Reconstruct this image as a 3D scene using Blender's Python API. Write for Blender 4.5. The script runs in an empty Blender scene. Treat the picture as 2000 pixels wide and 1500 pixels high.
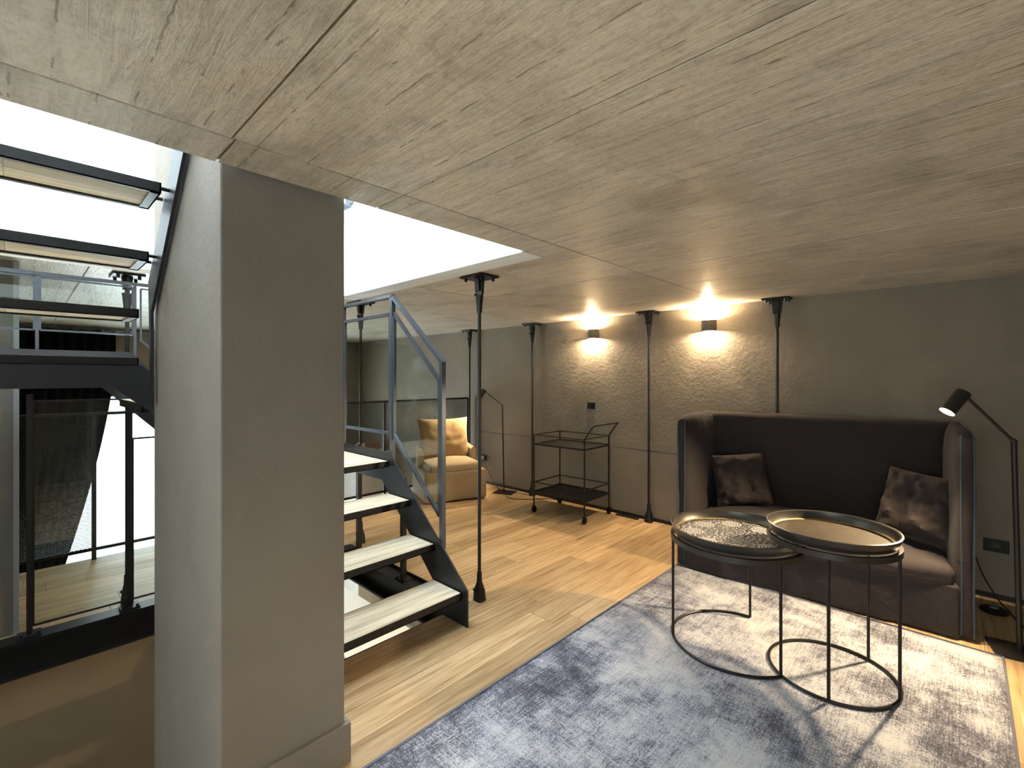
import bpy, bmesh, math, random
from mathutils import Vector, Matrix, noise
random.seed(7)
S = bpy.context.scene
COL = S.collection
PI = math.pi
# ---------------------------------------------------------------- camera
YAW = math.atan2(870, 916)
cd = bpy.data.cameras.new('camera'); cam = bpy.data.objects.new('camera', cd); COL.objects.link(cam)
cam.location = (0, 0, 1.5); cam.rotation_euler = (PI/2, 0, YAW)
cd.sensor_fit = 'HORIZONTAL'; cd.sensor_width = 36; cd.lens = 916/2000*36; cd.shift_y = -13/2000; cd.clip_start = .02
S.camera = cam
S.cycles.use_adaptive_sampling = True; S.cycles.adaptive_threshold = .07; S.cycles.adaptive_min_samples = 16; S.cycles.max_bounces = 6; S.cycles.diffuse_bounces = 3; S.cycles.glossy_bounces = 2; S.cycles.transparent_max_bounces = 12
# ---------------------------------------------------------------- view, world, daylight
S.view_settings.view_transform = 'Standard'; S.view_settings.look = 'None'
S.view_settings.exposure = 1.12; S.view_settings.gamma = 1; S.view_settings.use_curve_mapping = False
W = bpy.data.worlds.new('world'); S.world = W; W.use_nodes = True
W.node_tree.nodes['Background'].inputs[0].default_value = (.86, .93, 1, 1)
W.node_tree.nodes['Background'].inputs[1].default_value = 2.5
def area(name, loc, rot, sx, sy, energy, col):
    l = bpy.data.lights.new(name, 'AREA'); l.shape = 'RECTANGLE'; l.size = sx; l.size_y = sy; l.energy = energy; l.color = col
    o = bpy.data.objects.new(name, l); COL.objects.link(o); o.location = loc; o.rotation_euler = rot
    return o
area('skylight_daylight', (-2.7, .3, 4.85), (0, 0, 0), 1.8, 2.9, 205, (.74, .87, 1))          # daylight entering by the stairwell skylight
area('window_daylight', (-8.9, 1.7, -.4), (0, -PI/2, 0), 3.2, 2.6, 90, (.9, .96, 1))          # daylight at the tall end window
area('rear_fill_light', (.25, -2.16, 1.2), (PI/2, 0, 0), 2.0, 1.5, 19, (.93, .95, 1))     # added fill light behind the camera, in an invented window opening
WARM = (1, .77, .5)
# ---------------------------------------------------------------- materials
def mat(name):
    m = bpy.data.materials.new(name); m.use_nodes = True
    return m, m.node_tree.nodes, m.node_tree.links, m.node_tree.nodes['Principled BSDF']
def srgb(r, g, b):
    f = lambda c: (c/255/12.92) if c/255 <= .04045 else ((c/255+.055)/1.055)**2.4
    return (f(r), f(g), f(b), 1)
def simple(name, col, rough=.5, metal=0, bump=0, scale=40, spec=.5, var=0):
    m, N, L, b = mat(name)
    b.inputs['Base Color'].default_value = col; b.inputs['Roughness'].default_value = rough; b.inputs['Metallic'].default_value = metal
    b.inputs['Specular IOR Level'].default_value = spec
    if bump or var:
        tc = N.new('ShaderNodeTexCoord'); n = N.new('ShaderNodeTexNoise'); n.inputs['Scale'].default_value = scale; n.inputs['Detail'].default_value = 5
        L.new(tc.outputs['Object'], n.inputs['Vector'])
        if bump:
            bp = N.new('ShaderNodeBump'); bp.inputs['Strength'].default_value = bump; bp.inputs['Distance'].default_value = .01
            L.new(n.outputs['Fac'], bp.inputs['Height']); L.new(bp.outputs['Normal'], b.inputs['Normal'])
        if var:
            r = N.new('ShaderNodeMix'); r.data_type = 'RGBA'
            r.inputs['A'].default_value = tuple(c*(1-var) for c in col[:3])+(1,); r.inputs['B'].default_value = tuple(min(1, c*(1+var)) for c in col[:3])+(1,)
            L.new(n.outputs['Fac'], r.inputs['Factor']); L.new(r.outputs['Result'], b.inputs['Base Color'])
    return m
def ramp(N, stops):
    r = N.new('ShaderNodeValToRGB'); e = r.color_ramp.elements
    while len(e) < len(stops): e.new(.5)
    for i, (p, c) in enumerate(stops): e[i].position = p; e[i].color = c
    return r
def nz(N, L, vec, scale, detail=6, rough=.55, dist=0):
    n = N.new('ShaderNodeTexNoise'); n.inputs['Scale'].default_value = scale; n.inputs['Detail'].default_value = detail
    n.inputs['Roughness'].default_value = rough; n.inputs['Distortion'].default_value = dist; L.new(vec, n.inputs['Vector']); return n
def mapping(N, L, src, scale, loc=(0, 0, 0)):
    mp = N.new('ShaderNodeMapping'); mp.inputs['Scale'].default_value = scale; mp.inputs['Location'].default_value = loc; L.new(src, mp.inputs['Vector']); return mp.outputs['Vector']
def mixc(N, L, fac, a, b, mode='MIX'):
    m = N.new('ShaderNodeMix'); m.data_type = 'RGBA'; m.blend_type = mode
    for v, k in ((fac, 'Factor'), (a, 'A'), (b, 'B')):
        if hasattr(v, 'links'): L.new(v, m.inputs[k])
        else: m.inputs[k].default_value = v
    return m.outputs['Result']
def math_(N, L, op, a, b=None, clamp=False):
    m = N.new('ShaderNodeMath'); m.operation = op; m.use_clamp = clamp
    for i, v in enumerate((a, b)):
        if v is None: continue
        if hasattr(v, 'links'): L.new(v, m.inputs[i])
        else: m.inputs[i].default_value = v
    return m.outputs[0]
def shifted(N, L):
    """object coordinates shifted by a random amount per object, so that alike pieces differ"""
    tc = N.new('ShaderNodeTexCoord'); oi = N.new('ShaderNodeObjectInfo')
    va = N.new('ShaderNodeVectorMath'); va.operation = 'ADD'
    s = math_(N, L, 'MULTIPLY', oi.outputs['Random'], 37.0)
    L.new(tc.outputs['Object'], va.inputs[0]); L.new(s, va.inputs[1])
    return va.outputs[0], oi.outputs['Random']
def concrete():
    m, N, L, b = mat('board_marked_concrete')
    v, rnd = shifted(N, L)
    tc = N.new('ShaderNodeTexCoord')
    obj = tc.outputs['Object']
    g = nz(N, L, mapping(N, L, v, (1.5, 13, 1)), 2.6, 5, .72, .7)          # grain of the shuttering boards, along x
    blot = nz(N, L, v, 1.7, 4, .62, .9); fine = nz(N, L, obj, 55, 3, .7)
    mott = nz(N, L, mapping(N, L, v, (1, 2.2, 1)), 5.5, 5, .7, .5)
    sp = nz(N, L, mapping(N, L, v, (3, 14, 1)), 3.2, 4, .6)
    c1 = ramp(N, [(.25, srgb(192, 183, 167)), (.5, srgb(222, 214, 198)), (.75, srgb(238, 231, 217))])
    L.new(g.outputs['Fac'], c1.inputs['Fac'])
    c2 = ramp(N, [(.3, (.64, .62, .57, 1)), (.52, (1, 1, 1, 1)), (.75, (1.0, .92, .8, 1))]); L.new(blot.outputs['Fac'], c2.inputs['Fac'])
    c = mixc(N, L, .75, c1.outputs['Color'], c2.outputs['Color'], 'MULTIPLY')
    c3 = ramp(N, [(.3, (.66, .66, .66, 1)), (.47, (1, 1, 1, 1)), (.7, (1.12, 1.1, 1.06, 1))]); L.new(mott.outputs['Fac'], c3.inputs['Fac'])
    c = mixc(N, L, .6, c, c3.outputs['Color'], 'MULTIPLY')
    c4 = ramp(N, [(.36, (.72, .7, .66, 1)), (.5, (1, 1, 1, 1))]); L.new(fine.outputs['Fac'], c4.inputs['Fac'])
    c = mixc(N, L, .55, c, c4.outputs['Color'], 'MULTIPLY')
    t = ramp(N, [(0, (.84, .84, .84, 1)), (1, (1.06, 1.04, 1.0, 1))]); L.new(rnd, t.inputs['Fac'])
    c = mixc(N, L, 1.0, c, t.outputs['Color'], 'MULTIPLY')
    # narrow board lines
    sx = N.new('ShaderNodeSeparateXYZ'); L.new(obj, sx.inputs[0])
    w = math_(N, L, 'ADD', sx.outputs['Y'], math_(N, L, 'MULTIPLY', math_(N, L, 'SUBTRACT', sp.outputs['Fac'], .5), .02))
    fr = math_(N, L, 'FRACT', math_(N, L, 'MULTIPLY', w, 1/.147))
    ln = math_(N, L, 'ABSOLUTE', math_(N, L, 'SUBTRACT', fr, .5))
    ln = math_(N, L, 'LESS_THAN', ln, .016)
    ln = math_(N, L, 'MULTIPLY', ln, math_(N, L, 'GREATER_THAN', sp.outputs['Fac'], .5))
    pit = ramp(N, [(.69, (0, 0, 0, 1)), (.73, (1, 1, 1, 1))]); L.new(sp.outputs['Fac'], pit.inputs['Fac'])
    dk = math_(N, L, 'MAXIMUM', math_(N, L, 'MULTIPLY', ln, .55), math_(N, L, 'MULTIPLY', pit.outputs['Color'], .6))
    c = mixc(N, L, dk, c, srgb(84, 72, 52))
    L.new(c, b.inputs['Base Color']); b.inputs['Roughness'].default_value = .36; b.inputs['Specular IOR Level'].default_value = .5
    h = math_(N, L, 'ADD', g.outputs['Fac'], math_(N, L, 'MULTIPLY', fine.outputs['Fac'], .25))
    bp = N.new('ShaderNodeBump'); bp.inputs['Strength'].default_value = .32; bp.inputs['Distance'].default_value = .012
    L.new(h, bp.inputs['Height']); L.new(bp.outputs['Normal'], b.inputs['Normal'])
    return m
def plaster(name, col, bump=.3, var=.12, rough=.8):
    m, N, L, b = mat(name); tc = N.new('ShaderNodeTexCoord'); v = tc.outputs['Object']
    big = nz(N, L, v, 1.6, 3, .6, .4); f1 = nz(N, L, v, 28, 3, .6); f2 = nz(N, L, v, 120, 1)
    lo = tuple(c*(1-var) for c in col[:3])+(1,); hi = tuple(min(1, c*(1+var)) for c in col[:3])+(1,)
    r = ramp(N, [(.3, lo), (.7, hi)]); L.new(big.outputs['Fac'], r.inputs['Fac'])
    L.new(r.outputs['Color'], b.inputs['Base Color']); b.inputs['Roughness'].default_value = rough; b.inputs['Specular IOR Level'].default_value = .3
    bp = N.new('ShaderNodeBump'); bp.inputs['Strength'].default_value = bump; bp.inputs['Distance'].default_value = .012
    L.new(math_(N, L, 'ADD', f1.outputs['Fac'], math_(N, L, 'MULTIPLY', f2.outputs['Fac'], .3)), bp.inputs['Height']); L.new(bp.outputs['Normal'], b.inputs['Normal'])
    return m
def oak(name, lo, mid, hi, axis=1, rough=.42):
    m, N, L, b = mat(name); v, rnd = shifted(N, L)
    sc = [26, 26, 26]; sc[axis] = 1.3
    g = nz(N, L, mapping(N, L, v, tuple(sc)), 1.6, 5, .64, .5)
    sc2 = [5, 5, 5]; sc2[axis] = .8
    k = nz(N, L, mapping(N, L, v, tuple(sc2)), 1.7, 3, .5, 1.2)
    r = ramp(N, [(.28, lo), (.5, mid), (.74, hi)]); L.new(g.outputs['Fac'], r.inputs['Fac'])
    t = ramp(N, [(0, (.74, .71, .67, 1)), (.5, (.95, .94, .92, 1)), (1, (1.12, 1.12, 1.12, 1))]); L.new(rnd, t.inputs['Fac'])
    c = mixc(N, L, 1.0, r.outputs['Color'], t.outputs['Color'], 'MULTIPLY')
    t2 = ramp(N, [(.3, (.82, .78, .72, 1)), (.55, (1, 1, 1, 1))]); L.new(k.outputs['Fac'], t2.inputs['Fac'])
    c = mixc(N, L, .8, c, t2.outputs['Color'], 'MULTIPLY')
    L.new(c, b.inputs['Base Color']); b.inputs['Roughness'].default_value = rough
    bp = N.new('ShaderNodeBump'); bp.inputs['Strength'].default_value = .12; bp.inputs['Distance'].default_value = .004
    L.new(g.outputs['Fac'], bp.inputs['Height']); L.new(bp.outputs['Normal'], b.inputs['Normal'])
    return m
def glass():
    m, N, L, b = mat('clear_glass'); N.remove(b)
    out = [n for n in N if n.type == 'OUTPUT_MATERIAL'][0]
    t = N.new('ShaderNodeBsdfTransparent'); t.inputs[0].default_value = (.93, .97, .96, 1)
    g = N.new('ShaderNodeBsdfGlossy'); g.inputs['Roughness'].default_value = .01
    lw = N.new('ShaderNodeLayerWeight'); lw.inputs['Blend'].default_value = .5
    f = math_(N, L, 'ADD', math_(N, L, 'MULTIPLY', math_(N, L, 'POWER', lw.outputs['Facing'], 5.0), .9), .045)
    x = N.new('ShaderNodeMixShader'); L.new(f, x.inputs[0]); L.new(t.outputs[0], x.inputs[1]); L.new(g.outputs[0], x.inputs[2]); L.new(x.outputs[0], out.inputs[0])
    return m
def emit(name, col, s):
    m, N, L, b = mat(name); m.cycles.emission_sampling = 'NONE'; b.inputs['Base Color'].default_value = (0, 0, 0, 1); b.inputs['Emission Color'].default_value = col; b.inputs['Emission Strength'].default_value = s
    return m
def fabric(name, c1, c2, scale=500, rough=.95, sheen=.2, crease=.25):
    m, N, L, b = mat(name); tc = N.new('ShaderNodeTexCoord'); v = tc.outputs['Object']
    a = nz(N, L, mapping(N, L, v, (1, 1, .12)), scale, 2); q = nz(N, L, mapping(N, L, v, (.12, 1, 1)), scale, 2); big = nz(N, L, v, 5, 5, .6, .8)
    w = math_(N, L, 'MULTIPLY', math_(N, L, 'ADD', a.outputs['Fac'], q.outputs['Fac']), .5)
    r = ramp(N, [(.35, c1), (.65, c2)]); L.new(w, r.inputs['Fac']); L.new(r.outputs['Color'], b.inputs['Base Color'])
    b.inputs['Roughness'].default_value = rough; b.inputs['Specular IOR Level'].default_value = .15; b.inputs['Sheen Weight'].default_value = sheen
    bp = N.new('ShaderNodeBump'); bp.inputs['Strength'].default_value = crease; bp.inputs['Distance'].default_value = .02
    L.new(math_(N, L, 'ADD', big.outputs['Fac'], math_(N, L, 'MULTIPLY', w, .06)), bp.inputs['Height']); L.new(bp.outputs['Normal'], b.inputs['Normal'])
    return m
def rug_mat():
    m, N, L, b = mat('distressed_rug'); tc = N.new('ShaderNodeTexCoord'); v = tc.outputs['Object']
    big = nz(N, L, v, 2.1, 4, .6, .4); mid = nz(N, L, v, 9, 6, .7); fine = nz(N, L, v, 140, 3, .6)
    st = nz(N, L, mapping(N, L, v, (1, .06, 1)), 170, 2); st2 = nz(N, L, mapping(N, L, v, (.07, 1, 1)), 150, 2)
    f = math_(N, L, 'ADD', math_(N, L, 'MULTIPLY', big.outputs['Fac'], 1.3), math_(N, L, 'MULTIPLY', mid.outputs['Fac'], .75))
    f = math_(N, L, 'ADD', f, math_(N, L, 'MULTIPLY', fine.outputs['Fac'], .95))
    f = math_(N, L, 'ADD', f, math_(N, L, 'MULTIPLY', st.outputs['Fac'], .45))
    f = math_(N, L, 'ADD', f, math_(N, L, 'MULTIPLY', st2.outputs['Fac'], .35))
    sx = N.new('ShaderNodeSeparateXYZ'); L.new(v, sx.inputs[0])     # woven border bands, measured from the rug's own edges
    ex = math_(N, L, 'SUBTRACT', .9, math_(N, L, 'ABSOLUTE', sx.outputs['X'])); ey = math_(N, L, 'SUBTRACT', 1.5, math_(N, L, 'ABSOLUTE', sx.outputs['Y']))
    e = math_(N, L, 'MINIMUM', ex, ey)
    band = ramp(N, [(0, (1, 1, 1, 1)), (.02, (.75, .75, .75, 1)), (.06, (.3, .3, .3, 1)), (.13, (.5, .5, .5, 1)), (.25, (.55, .55, .55, 1)), (.3, (0, 0, 0, 1))])
    L.new(e, band.inputs['Fac'])
    f = math_(N, L, 'SUBTRACT', f, math_(N, L, 'MULTIPLY', band.outputs['Color'], .22))
    f = math_(N, L, 'MULTIPLY', math_(N, L, 'SUBTRACT', f, 1.30), 1.0)
    r = ramp(N, [(.22, srgb(76, 76, 84)), (.42, srgb(122, 122, 131)), (.58, srgb(172, 172, 179)), (.8, srgb(206, 204, 202))]); L.new(f, r.inputs['Fac'])
    L.new(r.outputs['Color'], b.inputs['Base Color']); b.inputs['Roughness'].default_value = .95; b.inputs['Specular IOR Level'].default_value = .1
    bp = N.new('ShaderNodeBump'); bp.inputs['Strength'].default_value = .5; bp.inputs['Distance'].default_value = .004
    L.new(math_(N, L, 'ADD', fine.outputs['Fac'], st.outputs['Fac']), bp.inputs['Height']); L.new(bp.outputs['Normal'], b.inputs['Normal'])
    return m
def mandala():
    m, N, L, b = mat('lace_print'); tc = N.new('ShaderNodeTexCoord'); v = tc.outputs['Object']
    s = N.new('ShaderNodeSeparateXYZ'); L.new(v, s.inputs[0]); x, y = s.outputs['X'], s.outputs['Y']
    r = math_(N, L, 'SQRT', math_(N, L, 'ADD', math_(N, L, 'MULTIPLY', x, x), math_(N, L, 'MULTIPLY', y, y)))
    th = math_(N, L, 'ARCTAN2', y, x)
    def fold(n):     # fold the angle into n sectors
        k = 2*PI/n
        return math_(N, L, 'SUBTRACT', math_(N, L, 'MULTIPLY', math_(N, L, 'FRACT', math_(N, L, 'DIVIDE', math_(N, L, 'ADD', th, 10*k), k)), k), k/2)
    def local(n, r0):
        a = fold(n); px = math_(N, L, 'SUBTRACT', math_(N, L, 'MULTIPLY', r, math_(N, L, 'COSINE', a)), r0); py = math_(N, L, 'MULTIPLY', r, math_(N, L, 'SINE', a))
        return math_(N, L, 'SQRT', math_(N, L, 'ADD', math_(N, L, 'MULTIPLY', px, px), math_(N, L, 'MULTIPLY', py, py)))
    d1 = local(8, .215)
    rings = math_(N, L, 'GREATER_THAN', math_(N, L, 'SINE', math_(N, L, 'MULTIPLY', d1, 420)), .1)
    inr = math_(N, L, 'LESS_THAN', d1, .052)
    pet = math_(N, L, 'SINE', math_(N, L, 'ADD', math_(N, L, 'MULTIPLY', th, 24), math_(N, L, 'MULTIPLY', math_(N, L, 'SINE', math_(N, L, 'MULTIPLY', r, 150)), 2.2)))
    pet = math_(N, L, 'GREATER_THAN', math_(N, L, 'ADD', pet, math_(N, L, 'SINE', math_(N, L, 'MULTIPLY', r, 210))), .1)
    vo = N.new('ShaderNodeTexVoronoi'); vo.feature = 'DISTANCE_TO_EDGE'; vo.inputs['Scale'].default_value = 62; L.new(v, vo.inputs['Vector'])
    lace = math_(N, L, 'GREATER_THAN', vo.outputs['Distance'], .13)
    bg = math_(N, L, 'MULTIPLY', pet, lace)
    f = math_(N, L, 'ADD', math_(N, L, 'MULTIPLY', rings, inr), math_(N, L, 'MULTIPLY', bg, math_(N, L, 'SUBTRACT', 1.0, inr)))
    c = mixc(N, L, f, srgb(44, 46, 56), srgb(226, 221, 214))
    L.new(c, b.inputs['Base Color']); b.inputs['Roughness'].default_value = .3
    return m
CONC = concrete()
PLAS = plaster('taupe_plaster', srgb(135, 125, 110), .34)
PARTN = plaster('dark_plaster', srgb(96, 90, 80), .15, .1)
PIER = plaster('grey_plaster', srgb(130, 122, 111), .2, .1)
BEIGE = plaster('beige_plaster', srgb(134, 116, 90), .1, .06)
WHITE = plaster('white_plaster', srgb(238, 240, 238), .05, .02)
OAK = oak('oak_floor', srgb(150, 118, 78), srgb(196, 164, 120), srgb(222, 196, 156))
OAKD = oak('oak_tread', srgb(152, 137, 114), srgb(190, 175, 149), srgb(212, 200, 178), rough=.62)
BLACK = simple('black_steel', srgb(24, 23, 23), .4, 0, .05, 90, spec=.4)
STEEL = simple('blackened_steel', srgb(98, 103, 110), .32, .7, .06, 60, var=.2)
STRG = simple('stringer_steel', srgb(44, 45, 48), .42, .35, .05, 40, var=.12)
RODM = simple('rod_steel', srgb(50, 49, 48), .34, .6, .05, 80, var=.2)
BLKP = simple('black_plastic', srgb(18, 18, 19), .5, spec=.3)
GREYP = simple('grey_plastic', srgb(120, 120, 118), .5)
LAMPM = simple('lamp_black', srgb(40, 38, 36), .45, .2)
SCON = simple('sconce_grey', srgb(62, 60, 57), .5, .2)
GLASS = glass()
LINEN = fabric('dark_linen', srgb(46, 41, 41), srgb(64, 58, 57), sheen=.05, crease=.45)
LINEN2 = fabric('cushion_linen', srgb(48, 42, 40), srgb(66, 58, 55), sheen=.05, crease=.5)
PIPE = simple('slate_piping', srgb(58, 70, 80), .8)
VELV = fabric('tan_velvet', srgb(138, 119, 92), srgb(155, 136, 107), 300, .8, .25, .1)
VELV2 = fabric('tan_velvet_cushion', srgb(126, 103, 70), srgb(144, 119, 82), 300, .75, .25, .25)
CURT = fabric('black_curtain', srgb(10, 10, 11), srgb(17, 17, 18), 300, .95, 0, .15)
RUG = rug_mat(); FRINGE = simple('rug_binding', srgb(112, 112, 122), .95, 0, .4, 200, var=.3)
LACE = mandala()
TRAYM = simple('bronzed_tray', srgb(66, 57, 42), .6, .15, .12, 25, spec=.25, var=.45)
TRAYR = simple('tray_rim_metal', srgb(80, 76, 71), .34, .65, .06, 60, var=.2)
TRAYG = simple('gilded_rim', srgb(172, 146, 94), .5, .5, .3, 90, var=.45)
BULB = emit('lamp_led', (1, .84, .6, 1), 40)
BULBS = emit('sconce_bulb', (1, .78, .48, 1), 60)
TWHITE = simple('white_laminate', srgb(225, 220, 210), .45)
BOXB = simple('brown_card', srgb(140, 108, 76), .8, var=.15, scale=12)
TILE = simple('pale_stone_floor', srgb(190, 180, 164), .5, var=.08, scale=6)
# ---------------------------------------------------------------- mesh helpers
class B:
    def __init__(s): s.bm = bmesh.new()
    def box(s, x0, x1, y0, y1, z0, z1, M=None):
        v = [s.bm.verts.new((x, y, z)) for x in (x0, x1) for y in (y0, y1) for z in (z0, z1)]
        for f in ((0, 1, 3, 2), (4, 6, 7, 5), (0, 4, 5, 1), (2, 3, 7, 6), (0, 2, 6, 4), (1, 5, 7, 3)): s.bm.faces.new([v[i] for i in f])
        if M is not None: bmesh.ops.transform(s.bm, matrix=M, verts=v)
        return s
    def prism(s, poly, axis, a, b):
        """poly: 2D points in the two other axes, extruded along axis from a to b"""
        def P(p, t):
            q = list(p); q.insert(axis, t); return q
        A = [s.bm.verts.new(P(p, a)) for p in poly]; C = [s.bm.verts.new(P(p, b)) for p in poly]
        n = len(poly); s.bm.faces.new(A); s.bm.faces.new(C[::-1])
        for i in range(n): s.bm.faces.new((A[i], C[i], C[(i+1) % n], A[(i+1) % n]))
        return s
    def tube(s, pts, r, n=8, closed=False, cap=True):
        pts = [Vector(p) for p in pts]; R = r if isinstance(r, (list, tuple)) else [r]*len(pts); rings = []; up = None
        for i, p in enumerate(pts):
            if closed: t = pts[(i+1) % len(pts)]-pts[i-1]
            else: t = pts[min(i+1, len(pts)-1)]-pts[max(i-1, 0)]
            t.normalize()
            if up is None:
                up = t.orthogonal().normalized()
            else:
                up = up-t*up.dot(t)
                up = up.normalized() if up.length > 1e-6 else t.orthogonal().normalized()
            w = t.cross(up)
            rings.append([s.bm.verts.new(p+(up*math.cos(2*PI*k/n+PI/n)+w*math.sin(2*PI*k/n+PI/n))*R[i]) for k in range(n)])
        m = len(rings)
        for i in range(m if closed else m-1):
            a, c = rings[i], rings[(i+1) % m]
            for k in range(n): s.bm.faces.new((a[k], a[(k+1) % n], c[(k+1) % n], c[k]))
        if cap and not closed: s.bm.faces.new(rings[0][::-1]); s.bm.faces.new(rings[-1])
        return s
    def bar(s, p, q, w, h=None):
        """rectangular bar from p to q"""
        h = h or w; p, q = Vector(p), Vector(q); d = q-p; l = d.length; z = d.normalized()
        x = Vector((0, 0, 1)).cross(z)
        x = Vector((1, 0, 0)) if x.length < 1e-4 else x.normalized()
        y = z.cross(x); M = Matrix((x, y, z)).transposed().to_4x4(); M.translation = p
        return s.box(-w/2, w/2, -h/2, h/2, 0, l, M)
    def lathe(s, prof, n=48, c=(0, 0, 0), closed=False):
        rings = []
        for r, z in prof:
            rings.append([s.bm.verts.new((c[0]+r*math.cos(2*PI*k/n), c[1]+r*math.sin(2*PI*k/n), c[2]+z)) for k in range(n)] if r > 1e-6 else [s.bm.verts.new((c[0], c[1], c[2]+z))])
        pr = list(zip(rings, rings[1:]))+([(rings[-1], rings[0])] if closed else [])
        for a, b in pr:
            for k in range(n):
                j = (k+1) % n
                if len(a) == 1 and len(b) > 1: s.bm.faces.new((a[0], b[j], b[k]))
                elif len(b) == 1 and len(a) > 1: s.bm.faces.new((a[k], a[j], b[0]))
                elif len(a) > 1: s.bm.faces.new((a[k], a[j], b[j], b[k]))
        return s
    def rbox(s, hx, hy, hz, r, c=(0, 0, 0), cuts=14, fn=None, M=None):
        t = bmesh.new(); bmesh.ops.create_cube(t, size=2); bmesh.ops.subdivide_edges(t, edges=t.edges[:], cuts=cuts, use_grid_fill=True)
        H = Vector((hx, hy, hz)); I = Vector((max(hx-r, 0), max(hy-r, 0), max(hz-r, 0)))
        for v in t.verts:
            p = Vector([math.copysign(1-(1-abs(u))**1.6, u)*h for u, h in zip(v.co, H)])
            q = Vector([max(-i, min(i, k)) for k, i in zip(p, I)]); d = p-q
            p = q+d.normalized()*r if d.length > 1e-7 else p
            if fn: p = fn(p)
            p = p+Vector(c); v.co = M @ p if M is not None else p
        me = bpy.data.meshes.new('t'); t.to_mesh(me); s.bm.from_mesh(me); bpy.data.meshes.remove(me); t.free(); return s
    def build(s, name, m, parent=None, org=(0, 0, 0), smooth=False, bevel=0, bseg=2):
        bmesh.ops.recalc_face_normals(s.bm, faces=s.bm.faces[:])
        if bevel: bmesh.ops.bevel(s.bm, geom=s.bm.edges[:], offset=bevel, segments=bseg, affect='EDGES', profile=.5)
        if any(org): bmesh.ops.translate(s.bm, vec=-Vector(org), verts=s.bm.verts[:])
        me = bpy.data.meshes.new(name); s.bm.to_mesh(me); s.bm.free(); me.materials.append(m)
        if smooth:
            for p in me.polygons: p.use_smooth = True
            try: me.set_sharp_from_angle(angle=math.radians(40))
            except Exception: pass
        o = bpy.data.objects.new(name, me); COL.objects.link(o)
        if parent: o.parent = parent
        elif any(org): o.location = org
        return o
def thing(name, label, cat, loc=(0, 0, 0), rz=0, group=None):
    o = bpy.data.objects.new(name, None); COL.objects.link(o); o.location = loc; o.rotation_euler = (0, 0, rz); o.empty_display_size = .1
    o['label'] = label; o['category'] = cat
    if group: o['group'] = group
    return o
def tag(o, label, cat, group=None):
    o['label'] = label; o['category'] = cat
    if group: o['group'] = group
    return o
def struct(o, label=None):
    o['kind'] = 'structure'
    if label: o['label'] = label
    return o
def copy_tree(o, parent=None):
    c = o.copy(); COL.objects.link(c); c.parent = parent
    for ch in [k for k in bpy.data.objects if k.parent == o]: copy_tree(ch, c)
    return c
def arc(c, r, a0, a1, n, z=0): return [(c[0]+r*math.cos(a0+(a1-a0)*i/n), c[1]+r*math.sin(a0+(a1-a0)*i/n), z) for i in range(n+1)]
def smoothpath(pts, n=8):
    pts = [Vector(p) for p in pts]; out = []
    for i in range(len(pts)-1):
        a, b, c, d = pts[max(i-1, 0)], pts[i], pts[i+1], pts[min(i+2, len(pts)-1)]
        for k in range(n):
            t = k/n
            out.append(.5*((2*b)+(c-a)*t+(2*a-5*b+4*c-d)*t*t+(3*b-a-3*c+d)*t**3))
    return out+[pts[-1]]
# ---------------------------------------------------------------- the setting
H = 2.18                    # ceiling height
YW = 4.57                   # back wall
XL, XR, YR = -8.5, 1.4, -2.1
LOW = -2.7                  # floor of the storey below
VX0, VX1, VY1 = -3.69, -1.70, 1.885       # opening in the ceiling
# floor
fl = B(); T = .26
fl.box(VX1, XR, YR, YW, -T, -.016); fl.box(-2.36, VX1, .46, YW, -T, -.016); fl.box(-3.9, -2.36, 2.075, YW, -T, -.016); fl.box(-5.2, -3.9, YR, YW, -T, -.016)
floor = struct(fl.build('floor', BEIGE), 'oak plank floor of the mezzanine')
w = .19; x = -1.79+.19*17
rows = []
while x > -5.2: rows.append((x-w, x)); x -= w
for (a, b) in rows:
    a2, b2 = max(a, -5.2), min(b, XR)
    if b2-a2 < .02: continue
    m = (a2+b2)/2
    y0 = YR if m > VX1 else .46 if m > -2.36 else 2.075 if m > -3.9 else YR
    y = y0-random.uniform(.1, 1.6)
    while y < YW-.05:
        l = random.choice((1.2, 1.5, 1.8, 2.0, 2.2)); ya, yb = max(y, y0), min(y+l, YW); y += l
        if yb-ya < .06: continue
        dz = random.uniform(-.0006, .0006); cx, cy = m, (ya+yb)/2; g = .0011
        hx, hy = (b2-a2)/2-g, (yb-ya)/2-g
        o = B().box(-hx, hx, -hy, hy, -.016, dz).build('plank', OAK, floor); o.location = (cx, cy, 0)
# storey below
struct(B().box(XL-.3, XR, YR, YW+.2, LOW-.1, LOW).build('floor_lower', TILE), 'pale floor of the storey below')
struct(B().box(-4.02, -3.92, YR, 1.25, LOW, -T).build('wall_lower', BEIGE), 'beige wall below the mezzanine edge')
struct(B().box(-1.75, -1.65, YR, .45, LOW, -T).box(-2.36, -1.75, .45, .55, LOW, -T).build('wall_lower_side', BEIGE), 'wall of the stair opening below the floor')
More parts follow.
